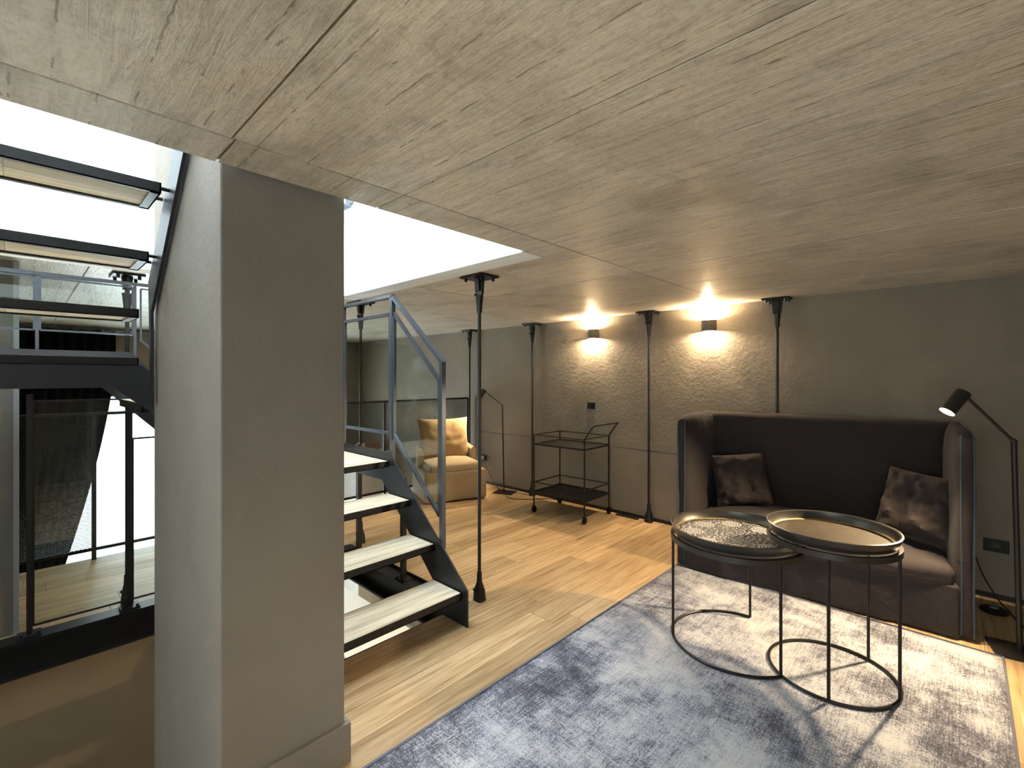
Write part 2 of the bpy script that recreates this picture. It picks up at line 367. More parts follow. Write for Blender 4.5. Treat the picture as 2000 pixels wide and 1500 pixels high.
# walls
struct(B().box(XL-.2, XR+.1, YW, YW+.2, LOW, H+.3).build('wall_back', PLAS), 'taupe rough plaster wall at the back')
struct(B().box(-5.02, XR, YW-.009, YW, .735, H).build('trim_1', PLAS), 'plaster face of the back wall above the groove line')
struct(B().box(-5.02, XR, YW-.009, YW, 0, .722).build('trim_4', PLAS), 'plaster face of the back wall below the groove line')
struct(B().box(XR, XR+.1, YR, YW, LOW, H+.3).build('wall_right', PLAS))
wr = B(); wx0, wx1, wz0, wz1 = -.75, 1.25, .45, 1.95  # rear wall, with an opening left for the added fill light
wr.box(XL, wx0, YR-.1, YR, LOW, H+.3); wr.box(wx1, XR, YR-.1, YR, LOW, H+.3); wr.box(wx0, wx1, YR-.1, YR, LOW, wz0); wr.box(wx0, wx1, YR-.1, YR, wz1, H+.3)
struct(wr.build('wall_rear', PLAS))
fill_win = struct(B().bar((wx0, YR-.05, wz0+.02), (wx1, YR-.05, wz0+.02), .04).bar((wx0, YR-.05, wz1-.02), (wx1, YR-.05, wz1-.02), .04).bar((wx0+.02, YR-.05, wz0), (wx0+.02, YR-.05, wz1), .04).bar((wx1-.02, YR-.05, wz0), (wx1-.02, YR-.05, wz1), .04).bar(((wx0+wx1)/2, YR-.05, wz0), ((wx0+wx1)/2, YR-.05, wz1), .04).build('rear_fill_window', BLACK))  # invented window frame, out of view, added around the fill light
B().box(wx0, wx1, YR-.055, YR-.05, wz0, wz1).build('pane', GLASS, fill_win)
# end wall with the tall window
WY0, WY1, WZ0, WZ1 = .30, 3.1, -2.1, 1.29
wl = B(); wl.box(XL-.2, XL, YR, WY0, LOW, H+.3); wl.box(XL-.2, XL, WY1, YW, LOW, H+.3); wl.box(XL-.2, XL, WY0, WY1, WZ1, H+.3); wl.box(XL-.2, XL, WY0, WY1, LOW, WZ0)
struct(wl.build('wall_left', PLAS), 'far end wall with a tall bright window')
win = B()
for yy in (WY0+.03, WY1-.03): win.box(XL-.12, XL-.06, yy-.03, yy+.03, WZ0, WZ1)
for zz in (WZ0+.03, WZ1-.03): win.box(XL-.12, XL-.06, WY0, WY1, zz-.03, zz+.03)
win = struct(win.build('window_1', BLACK), 'tall bright window in the far end wall')
for (ya, yb) in ((WY0+.06, WY1-.06),):
    for (za, zb) in ((WZ0+.06, WZ1-.06),):
        B().box(XL-.095, XL-.09, ya, yb, za, zb).build('pane', GLASS, win)
# ceiling
ce = B(); U = .28
ce.box(VX1, XR, YR, YW, H+.012, H+U); ce.box(VX0, VX1, VY1, YW, H+.012, H+U); ce.box(XL, VX0, YR, YW, H+.012, H+U)
ceil = struct(ce.build('ceiling', CONC), 'board marked concrete ceiling')
ys = [YR, -1.35, -.76, -.17, .42, .995, 1.585, 2.18, 2.76, 3.34, 3.95, YW]
def cpanel(x0, x1, y0, y1):
    g = .004; dz = random.uniform(0, .0015)
    o = B().box(x0-(x0+x1)/2+g, x1-(x0+x1)/2-g, y0-(y0+y1)/2+g, y1-(y0+y1)/2-g, dz, .014).build('concrete_panel', CONC, ceil)
    o.location = ((x0+x1)/2, (y0+y1)/2, H)
for a, b in zip(ys, ys[1:]):
    cpanel(-1.5, XR, a, b)
yv = [YR, -.9, .43, .995, VY1]
for a, b in zip(yv, yv[1:]): cpanel(VX1, -1.5, a, b)
yb_ = [VY1, 2.18, 2.76, 3.34, 3.95, YW]
for a, b in zip(yb_, yb_[1:]):
    cpanel(-2.95, -1.5, a, b); cpanel(VX0, -2.95, a, b); cpanel(-6.1, VX0, a, b); cpanel(XL, -6.1, a, b)
yl = [YR, -.6, .3, 1.2, VY1]
for a, b in zip(yl, yl[1:]): cpanel(-6.1, VX0, a, b); cpanel(XL, -6.1, a, b)
# white stairwell above the ceiling, open to a skylight
TOP = 4.9
struct(B().box(VX0, VX1, VY1-.012, VY1+.15, H-.004, TOP).build('wall_stairwell_back', WHITE), 'bright white stairwell wall above the ceiling opening')
struct(B().box(VX0-.15, VX0+.012, YR, VY1+.15, H-.004, TOP).build('wall_stairwell_left', WHITE), 'bright white stairwell wall on the far side')
struct(B().box(VX1-.012, VX1+.15, YR, VY1+.15, H+.02, TOP).build('wall_stairwell_right', WHITE))
struct(B().box(VX0-.15, VX1+.15, YR-.15, YR, H+.02, TOP).build('wall_stairwell_rear', WHITE))
sk = B()
for yy in (YR+.04, -.8, .55, VY1-.04): sk.box(VX0, VX1, yy-.035, yy+.035, TOP, TOP+.08)
for xx in (VX0+.035, VX1-.035): sk.box(xx-.035, xx+.035, YR, VY1, TOP, TOP+.08)
sk = struct(sk.build('window_3', BLACK), 'skylight over the stairwell')
B().box(VX0, VX1, YR, VY1, TOP+.04, TOP+.045).build('pane', GLASS, sk)
# pier beside the stair
PX0, PX1, PY0, PY1 = -2.81, -1.735, .452, .878
struct(B().box(PX0, PX1, PY0, PY1, LOW, 3.6).build('wall_pier', PIER, bevel=.006), 'grey plaster pier standing inside the stair')
struct(B().box(-2.36, PX1, PY1-.001, PY1+.018, 0, .155).box(PX1, PX1+.018, PY0+.0, PY1+.018, 0, .155).build('baseboard_pier', PIER, bevel=.003), 'plaster coloured baseboard of the pier')
struct(B().box(-5.15, XR, YW-.018, YW-.009, 0, .035).build('baseboard_back', BLACK), 'thin black baseboard of the back wall')
struct(B().box(-4.12, -3.99, YR, .0, 0, H).build('wall_partition', PARTN), 'plaster partition standing on the steel edge beam')
struct(B().box(-3.992, -3.984, -.02, .004, 0, H).build('trim_2', GREYP), 'pale metal edge strip of the partition')
# ---------------------------------------------------------------- edge beams of the floor opening
def beam(name, label, p, q, top):
    """I-shaped steel beam along x or y; side = direction of the open edge"""
    t = thing(name, label, 'beam', (p[0], p[1], -.2+top))
    org = (p[0], p[1], -.2)                 # built with its top at 0, then set at its own level
    ax = 0 if abs(q[0]-p[0]) > abs(q[1]-p[1]) else 1
    a, b = p[ax], q[ax]; c = p[1-ax]
    def bx(u0, u1, z0, z1):
        bb = B()
        (bb.box(a, b, c+u0, c+u1, z0, z1) if ax == 0 else bb.box(c+u0, c+u1, a, b, z0, z1)); return bb
    bx(-.06, .06, -.016, 0.002).build('top_flange', BLACK, t, org); bx(-.006, .006, -.184, -.016).build('web', BLACK, t, org); bx(-.06, .06, -.2, -.184).build('bottom_flange', BLACK, t, org)
    return t
beam('steel_beam', 'long black steel edge beam under the glass railing at far left', (-3.9, YR), (-3.9, 2.06), 0)
beam('steel_beam', 'black steel edge beam beyond the open stair treads', (-3.835, 2.008), (-2.37, 2.008), -.025)
struct(B().box(-2.366, -2.358, .9, 2.07, -.26, .001).box(-3.84, -2.366, 2.068, 2.076, -.26, .001).build('trim_3', BLACK), 'thin black steel edge of the floor opening')
# ---------------------------------------------------------------- staircase
ST = (-2.13, 1.42, 0)
stair = thing('staircase', 'black steel staircase with oak treads winding around the grey pier', 'staircase', ST)
R1 = [.2, .43, .663]; Z1 = .896; Z2 = 1.6
XT = [-2.165, -2.435, -2.708, -2.975]        # tread noses of the first flight
def tread(cx, cy, ztop, depth, width, along, name='tread'):
    """oak board held in a black steel tray; along = axis of the long side"""
    t = .042
    hx, hy = (depth/2, width/2) if along == 1 else (width/2, depth/2)
    fr = B(); e = .006
    fr.box(cx-hx, cx-hx+e, cy-hy, cy+hy, ztop-t, ztop-.001); fr.box(cx+hx-e, cx+hx, cy-hy, cy+hy, ztop-t, ztop-.001)
    fr.box(cx-hx, cx+hx, cy-hy, cy-hy+e, ztop-t, ztop-.001); fr.box(cx-hx, cx+hx, cy+hy-e, cy+hy, ztop-t, ztop-.001)
    f2 = .022
    fr.box(cx-hx, cx-hx+f2, cy-hy, cy+hy, ztop-t, ztop-t+.004); fr.box(cx+hx-f2, cx+hx, cy-hy, cy+hy, ztop-t, ztop-t+.004)
    fr.box(cx-hx, cx+hx, cy-hy, cy-hy+f2*1.6, ztop-t, ztop-t+.004); fr.box(cx-hx, cx+hx, cy+hy-f2*1.6, cy+hy, ztop-t, ztop-t+.004)
    o = fr.build(name, BLACK, stair, ST)
    n = 2 if ztop > 1.8 else 1
    for k in range(n):
        if along == 1: bb = B().box(cx-hx+e, cx+hx-e, cy-hy+e+k*(2*hy-2*e)/n+.0006, cy-hy+e+(k+1)*(2*hy-2*e)/n-.0006, ztop-t+.008, ztop)
        else: bb = B().box(cx-hx+e+k*(2*hx-2*e)/n+.0006, cx-hx+e+(k+1)*(2*hx-2*e)/n-.0006, cy-hy+e, cy+hy-e, ztop-t+.008, ztop)
        q = bb.build('board', OAKD, o, ST); q['label'] = 'pale oak board'
    return o
YI, YO = .985, 1.86             # first flight
for xn, z in zip(XT, R1): tread(xn-.14, (YI+YO-.015)/2, z, .28, YO-YI-.02, 1)
XO, XI = -3.76, -2.975          # landings and middle flight
tread((XO+XI)/2, (YI+YO-.015)/2, Z1, XI-XO, YO-YI-.02, 1)
# middle flight towards the camera
for yn, z in ((.97, 1.131), (.70, 1.366)): tread((XO+XI)/2, yn-.135, z, .27, XI-XO-.03, 0)
Y2A, Y2B = -.47, .42            # last flight and upper landing
tread((XO+XI)/2-.012, (Y2A+Y2B)/2, Z2, XI-XO-.03, Y2B-Y2A, 1)
for xn, z in ((-2.80, 1.823), (-2.556, 2.049), (-2.30, 2.276), (-2.04, 2.505)): tread(xn-.135, (Y2A+Y2B)/2-.012, z, .27, Y2B-Y2A-.03, 1)
# stringers (profiles read as x or y against z)
p1 = [(-2.127, 0), (-2.127, .219), (-2.99, .957), (XO, .957), (XO, .745), (-3.08, .745), (-2.36, .10), (-2.36, 0)]
B().prism(p1, 1, YO-.012, YO).build('stringer', STRG, stair, ST)
p1b = [(-2.127, 0), (-2.127, .219), (-2.975, .945), (-2.975, .73), (-2.36, .10), (-2.36, 0)]
B().prism(p1b, 1, YI-.012, YI).build('stringer', STRG, stair, ST)
pm = [(Y2A, 1.45), (.315, 1.45), (.93, .93), (YI, .745), (YI, .93), (.43, 1.558), (Y2A, 1.558)]
B().prism(pm, 0, XI, XI+.012).build('stringer', STRG, stair, ST)
pmo = [(Y2A, 1.45), (.34, 1.45), (1.0, .745), (YO, .745), (YO, .957), (1.06, .957), (.488, 1.658), (Y2A, 1.658)]
B().prism(pmo, 0, XO-.012, XO).build('stringer', STRG, stair, ST)
pf = [(-2.762, 1.37), (-2.762, 1.70), (-2.79, 1.95), (-1.66, 2.925), (-1.66, 2.725), (-2.724, 1.805), (-2.724, 1.37)]
B().prism(pf, 1, .425, .437).build('stringer', STRG, stair, ST)
B().prism(pf, 1, Y2A-.012, Y2A).build('stringer', STRG, stair, ST)
# bolts on the stringers
for (x, z) in ((-2.50, .30), (-2.455, .27)):
    B().tube([(x, YO-.020, z), (x, YO-.011, z)], .008, 8).build('bolt', RODM, stair, ST)
for (y, z) in ((.15, 1.525), (.24, 1.525)):
    B().tube([(XI+.012, y, z), (XI+.02, y, z)], .007, 8).build('bolt', RODM, stair, ST)
for (x, z) in ((-2.33, 2.262), (-2.47, 2.262), (-2.58, 2.035), (-2.72, 2.035)):
    B().tube([(x, .39, z), (x, .427, z)], .008, 8).build('bolt', BLACK, stair, ST)
# railing of the first flight and landing
A = 1.878
rail = B().bar((-2.40, A, .40), (-2.40, A, 1.60), .03).build('railing_post', STEEL, stair, ST)
B().bar((-2.985, A, .88), (-2.985, A, 2.085), .03).build('railing_post', STEEL, stair, ST)
B().bar((-3.73, A, .80), (-3.73, A, 2.085), .03).build('railing_post', STEEL, stair, ST)
B().bar((-2.388, A, 1.590), (-2.985, A, 2.092), .034, .022).bar((-2.975, A, 2.092), (-3.745, A, 2.092), .034, .022).build('handrail', STEEL, stair, ST)
def glasspanel(poly, name='glass_panel'):
    fr = B(); n = len(poly)
    for i in range(n):
        p, q = poly[i], poly[(i+1) % n]
        fr.bar((p[0], A, p[1]), (q[0], A, q[1]), .022)
    o = fr.build(name, STEEL, stair, ST)
    q = B().prism(poly, 1, A-.004, A+.004).build('glass', GLASS, o, ST); q['label'] = 'clear glass pane'
glasspanel([(-2.425, .605), (-2.425, 1.475), (-2.962, 1.962), (-2.962, 1.085)])
glasspanel([(-3.01, 1.09), (-3.01, 1.962), (-3.705, 1.962), (-3.705, 1.09)])
# outer railing along the middle flight and the upper landing
AX = -3.86
for y, z0 in ((.075, 1.45), (.52, 1.45), (1.15, .75)): B().bar((AX, y, z0), (AX, y, 2.1), .015).build('railing_post', STEEL, stair, ST)
B().bar((AX, Y2A, 2.1), (AX, 1.86, 2.1), .03, .022).build('handrail', STEEL, stair, ST)
def outer(poly):
    fr = B(); n = len(poly)
    for i in range(n): fr.bar((AX, poly[i][0], poly[i][1]), (AX, poly[(i+1) % n][0], poly[(i+1) % n][1]), .010)
    o = fr.build('glass_panel', STEEL, stair, ST)
    B().prism(poly, 0, AX-.004, AX+.004).build('glass', GLASS, o, ST)
outer([(.087, 1.775), (.508, 1.775), (.508, 2.08), (.087, 2.08)]); outer([(Y2A, 1.775), (.063, 1.775), (.063, 2.08), (Y2A, 2.08)])
outer([(.55, 1.74), (1.12, 1.18), (1.12, 2.075), (.55, 2.075)])
# posts carrying the landing from the beam
for (x, y, zt) in ((-3.70, 2.02, .93), (-3.03, 2.02, .74)):
    B().bar((x, y-.02, -.015), (x, y-.02, zt), .035).build('support_post', BLACK, stair, ST)
    o = B().box(x-.06, x+.06, y-.06, y+.03, -.023, -.013).build('base_plate', BLACK, stair, ST)
    for dx in (-.04, .04): B().tube([(x+dx, y-.045, -.013), (x+dx, y-.045, -.002)], .01, 6).build('bolt', RODM, o, ST)
# ---------------------------------------------------------------- glass railing on the far edge beam
gr = thing('glass_railing', 'black framed glass railing on the steel beam seen under the stair', 'railing', (-3.9, 0, 0)); G0 = (-3.9, 0, 0)
for y in (.045, .50, 1.1, 1.7):
    o = B().bar((-3.905, y, .003), (-3.905, y, 1.1 if y > .6 else 1.4), .024, .026).build('post', BLACK, gr, G0)
    q = B().box(-3.955, -3.86, y-.05, y+.05, .003, .014).build('base_plate', BLACK, o, G0)
    for dy in (-.036, .036): B().tube([(-3.88, y+dy, .014), (-3.88, y+dy, .026)], .009, 6).build('bolt', RODM, o, G0)
for (a, b, h) in ((.06, .485, 1.36), (.515, 1.085, 1.1), (1.115, 1.685, 1.1)):
    fr = B()
    for (p, q) in (((a, .055), (b, .055)), ((b, .055), (b, h)), ((b, h), (a, h)), ((a, h), (a, .055))): fr.bar((-3.905, *p), (-3.905, *q), .011)
    o = fr.build('panel_frame', BLACK, gr, G0); B().box(-3.908, -3.902, a, b, .055, h).build('glass', GLASS, o, G0)
# ---------------------------------------------------------------- mesh railing along the gallery edge
MX = -5.16
mr = thing('mesh_railing', 'black mesh railing behind the tan armchair along the floor edge', 'railing', (MX, 2, 0)); M0 = (MX, 2, 0)
def lattice(y0, y1, z0, z1, p=.026, k=.55):
    b = B(); n = int((y1-y0+(z1-z0)/k)/p)
    for sgn in (1, -1):
        for i in range(1, n+1):
            ya = y0-(z1-z0)/k+i*p; za, zb = z0, z1; yb = ya+(z1-z0)/k          # line from (ya,z0) to (yb,z1)
            t0 = max(0, (y0-ya)/(yb-ya)); t1 = min(1, (y1-ya)/(yb-ya))
            if t1-t0 < .01: continue
            P = (ya+(yb-ya)*t0, za+(zb-za)*t0); Q = (ya+(yb-ya)*t1, za+(zb-za)*t1)
            if sgn < 0: P = (y0+y1-P[0], P[1]); Q = (y0+y1-Q[0], Q[1])
            b.bar((MX, *P), (MX, *Q), .0035)
    return b
posts = [-.9, .43, 1.78, 3.13, 4.49]
for y in posts: B().bar((MX, y, 0), (MX, y, 1.2), .03).build('post', BLACK, mr, M0)
B().bar((MX, posts[0], 1.2), (MX, posts[-1], 1.2), .034, .024).build('top_rail', BLACK, mr, M0); B().bar((MX, posts[0], .085), (MX, posts[-1], .085), .024).build('bottom_rail', BLACK, mr, M0)
for a, b in zip(posts, posts[1:]):
    if a == .43: continue            # the bay at the bright window is open
    o = lattice(a, b, .085, 1.2).build('mesh_panel', BLACK, mr, M0); o['kind'] = 'stuff'
# ---------------------------------------------------------------- tie rods
def rod():
    t = thing('tie_rod', '', 'tie rod')
    o = B().box(-.105, .105, -.085, .085, H-.014, H-.001).build('ceiling_plate', BLACK, t, bevel=.003)
    for x in (-.075, .075):
        for y in (-.055, .055): B().tube([(x, y, H-.036), (x, y, H-.014)], .010, 6).build('bolt', BLACK, o)
    B().prism([(-.042, H-.014), (.042, H-.014), (.034, H-.11), (.018, H-.17), (-.018, H-.17), (-.034, H-.11)], 1, -.010, .010).prism([(-.03, H-.014), (.03, H-.014), (.022, H-.10), (-.022, H-.10)], 0, -.020, .020).build('clevis', RODM, t, bevel=.002)
    B().tube([(-.02, -.025, H-.125), (-.02, .025, H-.125)], .009, 8).build('pin', BLACK, t)
    B().tube([(0, 0, H-.13), (0, 0, H-.15), (0, 0, H-.20), (0, 0, H-.245)], [.028, .026, .021, .019], 12).build('socket', RODM, t, smooth=True)
    B().tube([(0, 0, .12), (0, 0, H-.2)], .0118, 12).build('rod', RODM, t, smooth=True)
    b = B(); pr = [(.040, .034, .0), (.036, .028, .07), (.019, .019, .125), (.0165, .0165, .19)]
    rings = []
    for hx, hy, z in pr:
        k = 12; ring = []
        for i in range(k):
            a = 2*PI*i/k; c, s_ = math.cos(a), math.sin(a); e = .45 if z < .1 else 1
            ring.append(b.bm.verts.new((math.copysign(abs(c)**e, c)*hx, math.copysign(abs(s_)**e, s_)*hy, z)))
        rings.append(ring)
    for r0, r1 in zip(rings, rings[1:]):
        for i in range(12): b.bm.faces.new((r0[i], r0[(i+1) % 12], r1[(i+1) % 12], r1[i]))
    b.bm.faces.new(rings[0][::-1]); b.bm.faces.new(rings[-1])
    b.build('foot', BLACK, t, smooth=True)
    B().tube([(-.02, -.036, .075), (-.02, .036, .075)], .008, 8).build('pin', RODM, t)
    return t
spots = [(-2.335, 2.14, 'dark steel tie rod standing free beside the foot of the stair'), (-3.925, 2.14, 'dark steel tie rod seen through the glass of the stair railing'),
         (-5.09, 4.475, 'dark steel tie rod against the wall behind the tan armchair'), (-3.91, 4.49, 'dark steel tie rod behind the left end of the bar cart'),
         (-2.32, 4.50, 'dark steel tie rod on the wall between the two lit sconces'), (-1.125, 4.50, 'dark steel tie rod rising behind the dark sofa'),
         (-4.01, .50, 'dark steel tie rod at far left behind the upper stair treads')]
r0 = rod()
for i, (x, y, lab) in enumerate(spots):
    o = r0 if i == 0 else copy_tree(r0)
    o.location = (x, y, 0); o['label'] = lab; o['group'] = 'steel tie rods'
# ---------------------------------------------------------------- wall sconces
def sconce(x, z, label):
    t = thing('wall_sconce', label, 'wall lamp', (x, YW-.009, z), 0, 'lit wall sconces')
    n = 14; ro, ri = .068, .062; h = .052
    b = B()
    prof = [(ro*math.cos(PI+PI*i/n), ro*math.sin(PI+PI*i/n)) for i in range(n+1)]+[(ri*math.cos(2*PI-PI*i/n), ri*math.sin(2*PI-PI*i/n)) for i in range(n+1)]
    b.prism(prof, 2, -h, h).build('shade', SCON, t, smooth=True)
    B().box(-.06, .06, -.006, -.001, -.045, .045).build('back_plate', SCON, t)
    B().rbox(.014, .014, .022, .013, (0, -.032, 0), 5).build('bulb', BULBS, t, smooth=True)
    for k in (-.038, .038):
        l = bpy.data.lights.new('sconce_light', 'POINT'); l.energy = 33; l.color = WARM; l.shadow_soft_size = .012
        lo = bpy.data.objects.new('sconce_light', l); COL.objects.link(lo); lo.parent = t; lo.location = (0, -.034, k)
    return t
sconce(-3.035, 1.998, 'small half round wall sconce glowing above the bar cart')
sconce(-1.725, 1.993, 'small half round wall sconce glowing left of the sofa rod')
# ---------------------------------------------------------------- switches and sockets
def plate(name, label, cat, x, z, wd, ht, sock=False):
    t = thing(name, label, cat, (x, YW-.009, z))
    B().box(-wd/2, wd/2, -.009, -.0005, -ht/2, ht/2).build('cover_plate', BLKP, t, bevel=.002)
    if sock:
        B().box(-.022, .022, -.0115, -.009, -.02, .02).build('socket_insert', BLACK, t)
        for k in (-.008, .008): B().tube([(k, -.0125, 0), (k, -.011, 0)], .0035, 8).build('contact', GREYP, t)
    else:
        for k in (-.5, .5): B().box(-wd*.2+k*wd*.44, wd*.2+k*wd*.44, -.012, -.009, -ht*.36, ht*.36).build('rocker', BLKP, t, bevel=.001)
plate('light_switch', 'black double light switch on the wall below the left sconce', 'switch', -3.066, 1.174, .105, .075)
plate('wall_socket', 'black wall socket between the sofa and the tall lamp', 'socket', .19, .36, .125, .085, True)
plate('wall_socket', 'black wall socket with a plug beside the tan armchair', 'socket', -4.88, .36, .115, .085, True)
tag(B().rbox(.024, .022, .024, .008, (0, 0, 0), 3).build('power_plug', GREYP, smooth=True), 'small grey power plug in the socket by the armchair', 'plug').location = (-4.88, YW-.044, .36)
# ---------------------------------------------------------------- floor lamps
def floor_lamp(label, base, elbow, tip, axis, r, hl, energy, angle, plate_c, plate_s, rz, face_r=None):
    """reading lamp: plate, pole, slanting arm and a cylindrical head along axis"""
    t = thing('floor_lamp', label, 'floor lamp', (base[0], base[1], 0)); O = (base[0], base[1], 0)
    M = Matrix.Translation((plate_c[0], plate_c[1], 0)) @ Matrix.Rotation(rz, 4, 'Z')
    B().box(-plate_s[0]/2, plate_s[0]/2, -plate_s[1]/2, plate_s[1]/2, .0005, .012, M).build('base', LAMPM, t, O)
    B().tube([(base[0], base[1], .01), elbow], r, 10).build('pole', LAMPM, t, O, smooth=True)
    B().tube([elbow, tip], r*.62, 8).build('arm', LAMPM, t, O, smooth=True)
    B().rbox(r*1.15, r*1.15, r*1.15, r*1.1, elbow, 4).build('joint', LAMPM, t, O, smooth=True)
    a = Vector(axis).normalized(); e = Vector(tip); fr = face_r or .04
    p0 = e-a*.012; p1 = e+a*hl
    hd = B().tube([p0, p0+a*.006, p1], [fr*.72, fr, fr], 20, cap=False)
    hd.tube([p0+a*.001, p0+a*.004], fr*.72, 20)
    h = hd.build('head', LAMPM, t, O, smooth=True)
    B().tube([p1-a*.007, p1-a*.004], fr*.93, 20).build('led', BULB, h, O)
    l = bpy.data.lights.new('reading_light', 'SPOT'); l.energy = energy; l.color = (1, .77, .48); l.spot_size = math.radians(angle); l.spot_blend = .45; l.shadow_soft_size = .022
    lo = bpy.data.objects.new('reading_light', l); COL.objects.link(lo); lo.parent = t; lo.location = p1+a*.004-Vector(O); lo.rotation_euler = a.to_track_quat('-Z', 'Y').to_euler()
    return t
floor_lamp('black reading floor lamp with lit head at the right end of the sofa', (.247, 3.756), (.224, 3.756, 1.149), (.022, 3.65, 1.41), (-.74, -.62, -1.2), .0125, .135, 100, 112, (.26, 3.75), (.26, .21), math.radians(10), .037)
floor_lamp('slim black floor lamp with lit head beside the tan armchair', (-4.285, 4.36), (-4.317, 4.36, 1.135), (-4.60, 4.30, 1.325), (-.42, -.55, -.95), .010, .11, 46, 100, (-4.27, 4.36), (.26, .2), math.radians(20), .036)
def cable(name, label, pts, r=.004):
    p = smoothpath(pts, 8); o = p[0].copy(); b = B().tube(p, r, 6)
    ob = b.build(name, BLKP, None, tuple(o), smooth=True); tag(ob, label, 'cable'); return ob
cable('power_cable', 'thin black cable curving on the floor by the slim lamp', [(-4.20, 4.32, .006), (-4.10, 4.22, .005), (-3.95, 4.20, .005), (-3.80, 4.33, .005), (-3.66, 4.50, .005), (-3.5, 4.53, .005)])
cable('power_cable', 'thin black cable hanging from the socket beside the armchair', [(-4.85, 4.535, .34), (-4.78, 4.53, .22), (-4.62, 4.52, .05), (-4.5, 4.46, .006), (-4.41, 4.40, .006)])
cable('power_cable', 'thin black cable dropping beside the right end of the sofa', [(.09, 4.53, .27), (.13, 4.50, .15), (.20, 4.44, .03), (.24, 4.36, .006), (.27, 4.2, .005), (.33, 4.0, .005), (.31, 3.86, .008)])
ti = thing('foot_switch', 'round black foot dimmer on the floor beside the sofa', 'switch', (.17, 4.30, 0))
B().lathe([(0, .001), (.065, .001), (.07, .008), (.06, .022), (0, .028)], 24).build('housing', BLKP, ti, smooth=True); B().lathe([(0, .026), (.022, .026), (.02, .034), (0, .035)], 16).build('button', GREYP, ti, smooth=True)
vent = thing('floor_vent', 'flat black strip lying on the floor at the wall behind the cart', 'vent', (-2.57, 4.50, 0))
B().box(-.13, .13, -.02, .02, .001, .012).build('frame', BLACK, vent)
# ---------------------------------------------------------------- bar cart
ct = thing('bar_cart', 'slim black metal bar cart on wheels below the left sconce', 'bar cart', (-3.10, 4.215, 0), math.radians(2))
cx, cy = .33, .245; R = .0085
for sx in (-1, 1):
    for sy in (-1, 1):
        B().tube([(sx*cx, sy*cy, .05), (sx*cx, sy*cy, .868)], R, 8).build('leg', BLACK, ct, smooth=True)
        wv = B().tube([(sx*cx-.011, sy*cy, .034), (sx*cx+.011, sy*cy, .034)], .033, 18).build('wheel', BLKP, ct, smooth=True)
        B().box(sx*cx-.017, sx*cx-.013, sy*cy-.012, sy*cy+.012, .025, .07).box(sx*cx+.013, sx*cx+.017, sy*cy-.012, sy*cy+.012, .025, .07).box(sx*cx-.017, sx*cx+.017, sy*cy-.012, sy*cy+.012, .066, .072).build('fork', BLACK, wv)
def ringrail(z, name): B().tube([(-cx, -cy, z), (cx, -cy, z)], .006, 8).tube([(cx, -cy, z), (cx, cy, z)], .006, 8).tube([(cx, cy, z), (-cx, cy, z)], .006, 8).tube([(-cx, cy, z), (-cx, -cy, z)], .006, 8).build(name, BLACK, ct, smooth=True)
ringrail(.862, 'guard_rail'); ringrail(.335, 'guard_rail')
for z in (.755, .225):
    B().box(-cx, cx, -cy, cy, z, z+.005).box(-cx, cx, -cy-.005, -cy+.005, z-.008, z+.012).box(-cx, cx, cy-.005, cy+.005, z-.008, z+.012).box(-cx-.005, -cx+.005, -cy, cy, z-.008, z+.012).box(cx-.005, cx+.005, -cy, cy, z-.008, z+.012).build('shelf', BLACK, ct)
B().tube(smoothpath([(cx, -cy, .862), (cx+.10, -cy, 1.0)], 4)+[(cx+.125, -cy+.02, 1.012), (cx+.125, cy-.02, 1.012)]+[(cx+.10, cy, 1.0), (cx, cy, .862)], .008, 8).build('handle', BLACK, ct, smooth=True)
# ---------------------------------------------------------------- armchair
ch = thing('armchair', 'tan velvet tub armchair in front of the mesh railing', 'armchair', (-4.70, 3.765, 0), math.radians(68.5))
def cf(p):
    k = noise.noise(p*3)*.004; return p+Vector((k, k, k))
B().rbox(.388, .335, .18, .028, (0, -.027, .195), 12, cf).build('base', VELV, ch, smooth=True)
def seatf(p):
    q = p.copy(); e = max(abs(p.x)/.35, abs(p.y)/.34)
    if p.z > 0: q.z += .035*(1-min(1, e)**2)
    return q
B().rbox(.33, .345, .055, .05, (0, -.015, .40), 14, seatf).build('seat_cushion', VELV, ch, smooth=True)
sh = B(); N_ = 30; prof = []
for i in range(N_+1):                                   # wraparound back and arms, lowest at the front
    a = PI*(-.0)+PI*i/N_
    x_ = .345*math.copysign(abs(math.cos(a))**.55, math.cos(a)); y_ = .0+.31*abs(math.sin(a))**.55
    top = .60+.1*math.sin(a)**1.2 if 0 < i < N_ else .60
    d = Vector((x_, y_, 0)).normalized(); th_ = .035
    o_ = Vector((x_, y_, 0))
    prof.append([o_+d*th_, o_-d*th_, top])
rings = []
for (po, pi_, top) in prof:
    mid = (po+pi_)/2; ring = [po+Vector((0, 0, .03)), po+Vector((0, 0, top-.03)), po*.7+pi_*.3+Vector((0, 0, top-.006)), mid+Vector((0, 0, top)), po*.3+pi_*.7+Vector((0, 0, top-.006)), pi_+Vector((0, 0, top-.03)), pi_+Vector((0, 0, .3))]
    rings.append([sh.bm.verts.new(v) for v in ring])
for a_, b_ in zip(rings, rings[1:]):
    for k in range(7): sh.bm.faces.new((a_[k], a_[(k+1) % 7], b_[(k+1) % 7], b_[k]))
sh.bm.faces.new(rings[0][::-1]); sh.bm.faces.new(rings[-1])
sh.build('backrest', VELV, ch, smooth=True)
B().rbox(.33, .29, .012, .01, (0, -.027, .012), 4).build('plinth', BLKP, ch)
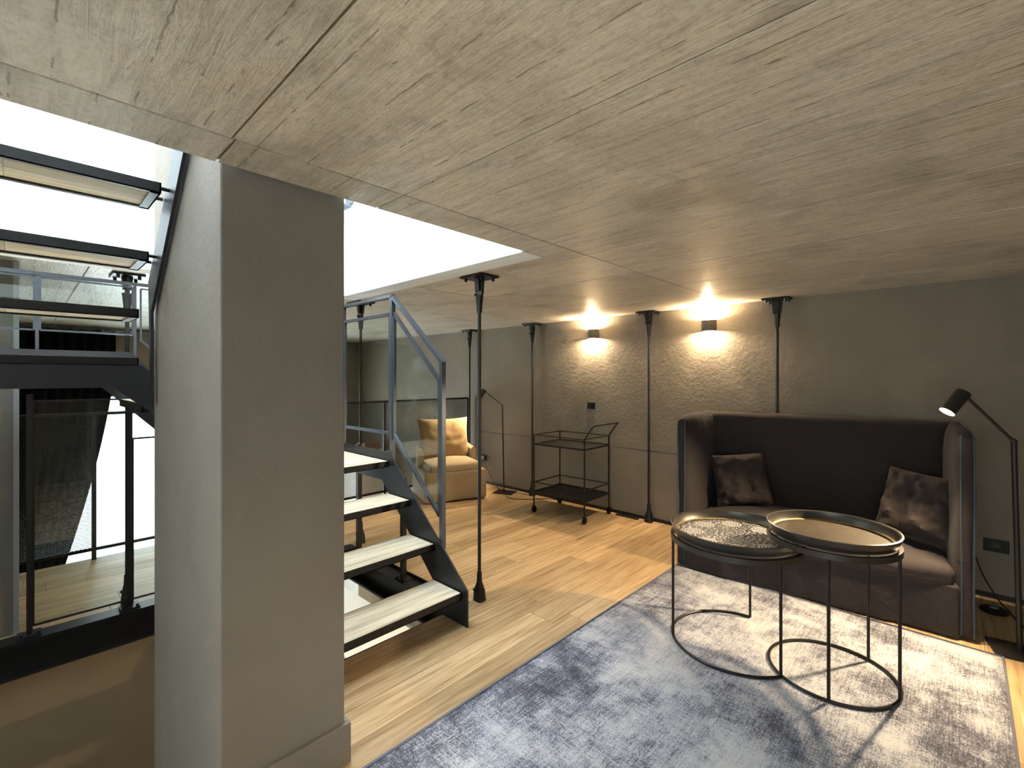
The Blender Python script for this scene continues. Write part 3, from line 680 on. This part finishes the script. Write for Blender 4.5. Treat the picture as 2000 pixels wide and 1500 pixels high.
def pillow(w_, h_, t_, seed, m_, parent=None, name='pillow', n=22, pinch=.08, wr=.008):
    b = B(); grid = {}
    for s_ in (1, -1):
        for i in range(n+1):
            for j in range(n+1):
                u, v = i/n*2-1, j/n*2-1
                if s_ < 0 and (i in (0, n) or j in (0, n)): continue
                f = (max(0, 1-abs(u)**3.2)*max(0, 1-abs(v)**3.2))**.5
                cu = 1-pinch*(1-abs(v)**2)*(abs(u)**3) ; cv = 1-pinch*(1-abs(u)**2)*(abs(v)**3)
                k = noise.noise(Vector((u*2.2+seed, v*2.2, s_*3)))*wr*2+noise.noise(Vector((u*5+seed+v*2, v*4-u*2, s_*7)))*wr*1.3
                grid[s_, i, j] = b.bm.verts.new((u*w_/2*cu, s_*t_/2*f+k*(f > .05), v*h_/2*cv))
    for s_ in (1, -1):
        for i in range(n):
            for j in range(n):
                q = []
                for (a, c) in ((i, j), (i+1, j), (i+1, j+1), (i, j+1)):
                    q.append(grid.get((s_, a, c)) or grid[1, a, c])
                if len(set(q)) == 4: b.bm.faces.new(q)
    return b.build(name, m_, parent, smooth=True)
def place(o, loc, tilt, rz, roll=0):
    o.rotation_euler = (Matrix.Rotation(rz, 4, 'Z') @ Matrix.Rotation(tilt, 4, 'X') @ Matrix.Rotation(roll, 4, 'Y')).to_euler(); o.location = loc
    return o
Rch = Matrix.Rotation(math.radians(68.5), 3, 'Z')
pc = Vector((-4.70, 3.765, 0))+Rch @ Vector((.0, .17, .70))
place(tag(pillow(.68, .55, .17, 3, VELV2, name='cushion', pinch=.07), 'large tan velvet cushion leaning in the armchair', 'cushion'), pc, math.radians(-14), math.radians(68.5))
# ---------------------------------------------------------------- sofa
SA = math.atan2(.105, 1.659); SD = .82; SW = 1.69
sc = Vector((-.767, 3.635, 0))+Vector((-math.sin(SA), math.cos(SA), 0))*SD/2
sofa = thing('sofa', 'high backed sofa in dark loose linen cover beside the round tables', 'sofa', sc, SA)
hw, hd, sh_ = SW/2, SD/2, 1.20
def wrinkle(amp, sc_, seed):
    def f(p):
        n1 = noise.noise(Vector((p.x*sc_+seed, p.y*sc_, p.z*sc_*.8))); n2 = noise.noise(Vector((p.x*sc_*3+seed, p.y*sc_*3, p.z*sc_*2)))
        d = (n1*.7+n2*.3)*amp; return p+Vector((d, d, d*.4))
    return f
B().rbox(hw-.015, hd-.02, .15, .03, (0, 0, .165), 18, wrinkle(.008, 5, 1)).build('base', LINEN, sofa, smooth=True)
def skirtf(p):
    q = p.copy(); q.y += .010*math.sin(p.x*15+noise.noise(Vector((p.x*4, 0, 0)))*4)*(.5-p.z/.3); return q
B().rbox(hw-.07, .010, .145, .009, (0, -hd+.012, .158), 40, skirtf).build('front_skirt', LINEN, sofa, smooth=True)
def backf(p):
    q = p.copy(); k = noise.noise(Vector((p.x*2.2, p.z*2.2, 5)))*.012+noise.noise(Vector((p.x*7, p.z*5, 9)))*.004
    q.y -= k
    if p.z > .4: q.z += .008*noise.noise(Vector((p.x*6, 3, 1)))
    return q
B().rbox(hw-.02, .065, .585, .055, (0, hd-.07, .61), 22, backf).build('backrest', LINEN, sofa, smooth=True)
for s_ in (-1, 1):
    def armf(p, s_=s_):
        q = p.copy(); k = noise.noise(Vector((p.y*3, p.z*2.5, 7*s_)))*.014+noise.noise(Vector((p.y*9, p.z*6, 2*s_)))*.005
        q.x += k
        if p.x*s_ < 0: q.x -= s_*.035*max(0, 1-(p.y/.4)**4)*max(0, 1-(p.z/.6)**6)      # padded inner face
        fr_ = max(0, (-p.y-.26)/.13)                      # rounded top front corner
        if p.z > .40: q.z -= .032*min(1, fr_)**2*(p.z-.40)/.185
        return q
    o = B().rbox(.036, hd-.012, .590, .033, (s_*(hw-.036), -.0, .605), 22, armf).build('arm', LINEN, sofa, smooth=True)
    xo = s_*(hw-.006); yf = -hd+.016
    path = [(xo, yf, .025), (xo-s_*.002, yf-.003, .3), (xo, yf-.002, .6), (xo+s_*.002, yf, .9), (xo, yf+.002, 1.115), (xo-s_*.004, yf+.035, 1.165), (xo-s_*.01, yf+.2, 1.192), (xo-s_*.01, hd-.05, 1.195)]
    B().tube(smoothpath(path, 6), .0055, 6).build('piping', PIPE, o, smooth=True)
    xi = s_*(hw-.060)
    path = [(xi, yf, .03), (xi+s_*.003, yf-.003, .34), (xi, yf, .7), (xi, yf+.002, 1.115), (xi+s_*.006, yf+.033, 1.163)]
    B().tube(smoothpath(path, 6), .0045, 6).build('piping', PIPE, o, smooth=True)
def seat(p):
    q = p.copy(); u, v = p.x/(hw-.1), (p.y)/(hd-.07)
    if p.z > 0: q.z += .055*(1-abs(u)**4)*(1-max(0, -v)**2.2)+noise.noise(Vector((p.x*3, p.y*3, 2)))*.016+noise.noise(Vector((p.x*9, p.y*7, 4)))*.006-.012
    else: q.z += -.02*max(0, -v)**2
    q.y -= .012*(1-abs(u)**6)*(v < 0)
    return q
sc_o = B().rbox(hw-.085, hd-.065, .060, .045, (0, -.062, .352), 24, seat).build('seat_cushion', LINEN, sofa, smooth=True)
B().tube(smoothpath([(-hw+.11, -hd+.035, .36), (-hw*.5, -hd+.016, .372), (0, -hd+.012, .378), (hw*.5, -hd+.016, .372), (hw-.11, -hd+.035, .36)], 8), .004, 6).build('piping', PIPE, sc_o, smooth=True)
B().tube(smoothpath([(-hw+.08, hd-.095, 1.18), (0, hd-.09, 1.187), (hw-.08, hd-.095, 1.18)], 10), .004, 6).build('piping', PIPE, sofa, smooth=True)
place(tag(pillow(.42, .42, .19, 11, LINEN2, name='throw_pillow', pinch=.05, wr=.020), 'dark brown throw pillow at the left end of the sofa', 'pillow', 'pillows on the sofa'), (-1.30, 4.12, .66), math.radians(-16), SA+math.radians(22), math.radians(-7))
place(tag(pillow(.40, .42, .18, 23, LINEN2, name='throw_pillow', pinch=.05, wr=.018), 'dark brown throw pillow at the right end of the sofa', 'pillow', 'pillows on the sofa'), (-.185, 4.0, .68), math.radians(-20), SA-math.radians(20), math.radians(5))
# ---------------------------------------------------------------- rug
rg = thing('rug', 'large distressed grey rug under the round tables', 'rug', (-.735, 2.13, 0), math.radians(-.5))
rb = B(); nx, ny = 60, 100; V = [[None]*(ny+1) for _ in range(nx+1)]
for i in range(nx+1):
    for j in range(ny+1):
        x_, y_ = -.9+1.8*i/nx, -1.5+3.0*j/ny
        ed = i in (0, nx) or j in (0, ny)
        jx = noise.noise(Vector((x_*9, y_*9, 1)))*.006*ed
        V[i][j] = rb.bm.verts.new((x_+jx, y_+jx, (.002 if ed else .0085)+noise.noise(Vector((x_*5, y_*5, 0)))*.001))
for i in range(nx):
    for j in range(ny): rb.bm.faces.new((V[i][j], V[i+1][j], V[i+1][j+1], V[i][j+1]))
rb.build('pile', RUG, rg, smooth=True)
B().tube([(-.9, -1.5, .005), (.9, -1.5, .005), (.9, 1.5, .005), (-.9, 1.5, .005)], .0065, 6, closed=True).build('binding', FRINGE, rg, smooth=True)
# ---------------------------------------------------------------- nesting tray tables
ZR = .0095
def tray_table(name, label, c, r, zf, ht, legs, ring, lace):
    t = thing(name, label, 'side table', (c[0], c[1], ZR)); q = .0075
    bp = arc((0, 0), r-.004, ring[0], ring[1], 64, q)
    closed = abs(ring[1]-ring[0]) > 2*PI-.01
    (B().tube(bp[:-1], q, 8, closed=True) if closed else B().tube(bp, q, 8)).build('base_ring', BLACK, t, smooth=True)
    for a in legs: B().tube([((r-.004)*math.cos(a), (r-.004)*math.sin(a), q), ((r-.004)*math.cos(a), (r-.004)*math.sin(a), zf)], q, 8).build('leg', BLACK, t, smooth=True)
    B().lathe([(r-.012, zf-.014), (r+.005, zf-.014), (r+.005, zf+.014), (r-.012, zf+.014)], 72, closed=True).build('top_ring', TRAYR, t, smooth=True)
    return t
def tray(name, label, c, r, z, ht, lace):
    t = thing(name, label, 'tray', (c[0], c[1], z))
    B().lathe([(0, .001), (r-.022, .001), (r-.012, .010), (r+.004, ht), (r-.003, ht+.002), (r-.010, ht-.002), (r-.018, .014), (r-.024, .009), (0, .009)], 80).build('shell', TRAYR, t, smooth=True)
    B().lathe([(r-.0245, .0095), (r-.0175, .0145), (r-.0095, ht-.004)], 80).build('inner_rim', TRAYG, t, smooth=True)
    B().lathe([(0, .0102), (r-.03, .0102)], 80).build('printed_base' if lace else 'aged_metal_base', LACE if lace else TRAYM, t)
def ang(c, p): return math.atan2(p[1]-c[1], p[0]-c[0])
c1 = (-.912, 2.787); c2 = (-.465, 2.832)
l1 = [ang(c1, p) for p in ((-1.193, 2.598), (-.629, 2.598), (-.931, 3.122))]
l2 = [ang(c2, p) for p in ((-.426, 2.542), (-.21, 2.795), (-.35, 3.057))]
a_back = l1[2]; a_fr = l1[1]+2*PI
tray_table('side_table', 'low round black table with open base ring and patterned tray', c1, .338, .574, .05, l1, (a_back, a_fr), True)
tray('serving_tray', 'round metal tray with white lace medallion print on the lower table', c1, .338, ZR+.589, .058, True)
tray_table('side_table', 'taller round black table with full base ring and plain tray', c2, .280, .670, .05, l2, (0, 2*PI), False)
tray('serving_tray', 'round plain bronzed metal tray on the taller table', c2, .282, ZR+.685, .056, False)
# ---------------------------------------------------------------- curtain at the end window
cu = B(); n, m_ = 90, 30; g = []
for j in range(m_+1):
    tz = j/m_; z = 2.14-tz*4.6; row = []
    right = .92-.62*(max(0, (1.85-z)/3.2))**1.5 if z < 1.85 else .92
    left = -.35
    for i in range(n+1):
        u = i/n; y = left+(max(right, .12)-left)*u
        row.append(cu.bm.verts.new((XL+.13+.035*math.sin(u*70+.4*math.sin(z*2)), y, z)))
    g.append(row)
for a, b in zip(g, g[1:]):
    for i in range(n): cu.bm.faces.new((a[i], a[i+1], b[i+1], b[i]))
ct_ = thing('curtain', 'black floor length curtain drawn aside at the far bright window', 'curtain', (XL+.13, .3, H)); cu.build('fabric', CURT, ct_, (XL+.13, .3, H), smooth=True)
B().tube([(XL+.13, -1.2, 2.155), (XL+.13, 3.2, 2.155)], .012, 8).build('rail', BLACK, ct_, (XL+.13, .3, H))
# ---------------------------------------------------------------- things of the storey below
tb = thing('dining_table', 'white dining table on the storey below, seen between the treads', 'table', (-6.25, 3.15, LOW))
B().box(-1.25, 1.25, -.45, .45, .82, .85).build('table_top', TWHITE, tb, bevel=.004)
for sx in (-1, 1):
    for sy in (-1, 1): B().bar((sx*1.15, sy*.37, 0), (sx*1.15, sy*.37, .82), .05).build('leg', TWHITE, tb)
dc = thing('dining_chair', 'black open back dining chair beside the white table below', 'chair', (-6.50, 3.86, LOW), 0)
B().rbox(.21, .21, .02, .018, (0, 0, .47), 6).build('seat', BLKP, dc, smooth=True)
B().tube(smoothpath([(-.2, .19, .48), (-.21, .2, .85), (-.17, .2, .97), (0, .21, 1.0), (.17, .2, .97), (.21, .2, .85), (.2, .19, .48)], 6), .014, 8).build('backrest', BLKP, dc, smooth=True)
for x_ in (-.07, .07): B().tube([(x_, .19, .48), (x_, .2, .985)], .011, 8).build('spindle', BLKP, dc, smooth=True)
for sx in (-1, 1):
    for sy in (-1, 1): B().tube([(sx*.18, sy*.18, .46), (sx*.21, sy*.22, 0)], [.013, .010], 8).build('leg', BLKP, dc, smooth=True)
cab = thing('cabinet', 'tall white cabinet beyond the mesh railing at the back wall', 'cabinet', (-7.85, 4.25, LOW))
B().box(-.6, .55, -.29, .31, 0, 2.9).build('body', TWHITE, cab)
for k in range(2): B().box(-.595+k*.575, -.03+k*.575, -.31, -.29, .08, 2.88).build('door', TWHITE, cab, bevel=.003)
bx_ = thing('storage_box', 'small brown box standing on the white cabinet', 'box', (-7.48, 4.22, LOW+2.9))
B().box(-.13, .13, -.14, .14, .001, .13).build('body', BOXB, bx_, bevel=.004); B().box(-.135, .135, -.145, .145, .13, .165).build('lid', BOXB, bx_, bevel=.004)
def ceiling_lamp(label, x, y, z, energy, col):
    t = thing('ceiling_lamp', label, 'ceiling lamp', (x, y, z))
    B().lathe([(.11, 0), (.12, 0), (.12, -.07), (.11, -.07)], 28, closed=True).build('ring', BLACK, t, smooth=True)
    B().lathe([(0, -.03), (.11, -.03)], 28).build('diffuser', emit('diffuser_light', (1, .86, .68, 1), 12), t)
    l = bpy.data.lights.new('ceiling_lamp_light', 'POINT'); l.energy = energy; l.color = col; l.shadow_soft_size = .1
    lo = bpy.data.objects.new('ceiling_lamp_light', l); COL.objects.link(lo); lo.parent = t; lo.location = (0, 0, -.12)
ceiling_lamp('round ceiling lamp under the mezzanine above the dining table', -4.75, 3.1, -T, 36, (1, .84, .64))
ceiling_lamp('round ceiling lamp under the floor beside the stair opening', -2.9, 3.0, -T, 5, (1, .8, .56))
# small glass wall lamp high in the stairwell corner
gl = thing('glass_wall_lamp', 'small clear glass lamp high in the white stairwell corner', 'wall lamp', (-3.60, VY1-.09, 2.96))
B().box(-.05, .05, .06, .088, -.05, .05).build('bracket', STEEL, gl)
for k in range(4): B().tube([(-.045+.03*k, 0, -.07), (-.045+.03*k, 0, .09)], .010, 8).build('glass_tube', GLASS, gl, smooth=True)
B().box(-.06, .06, -.02, .06, -.085, -.07).build('base', STEEL, gl)
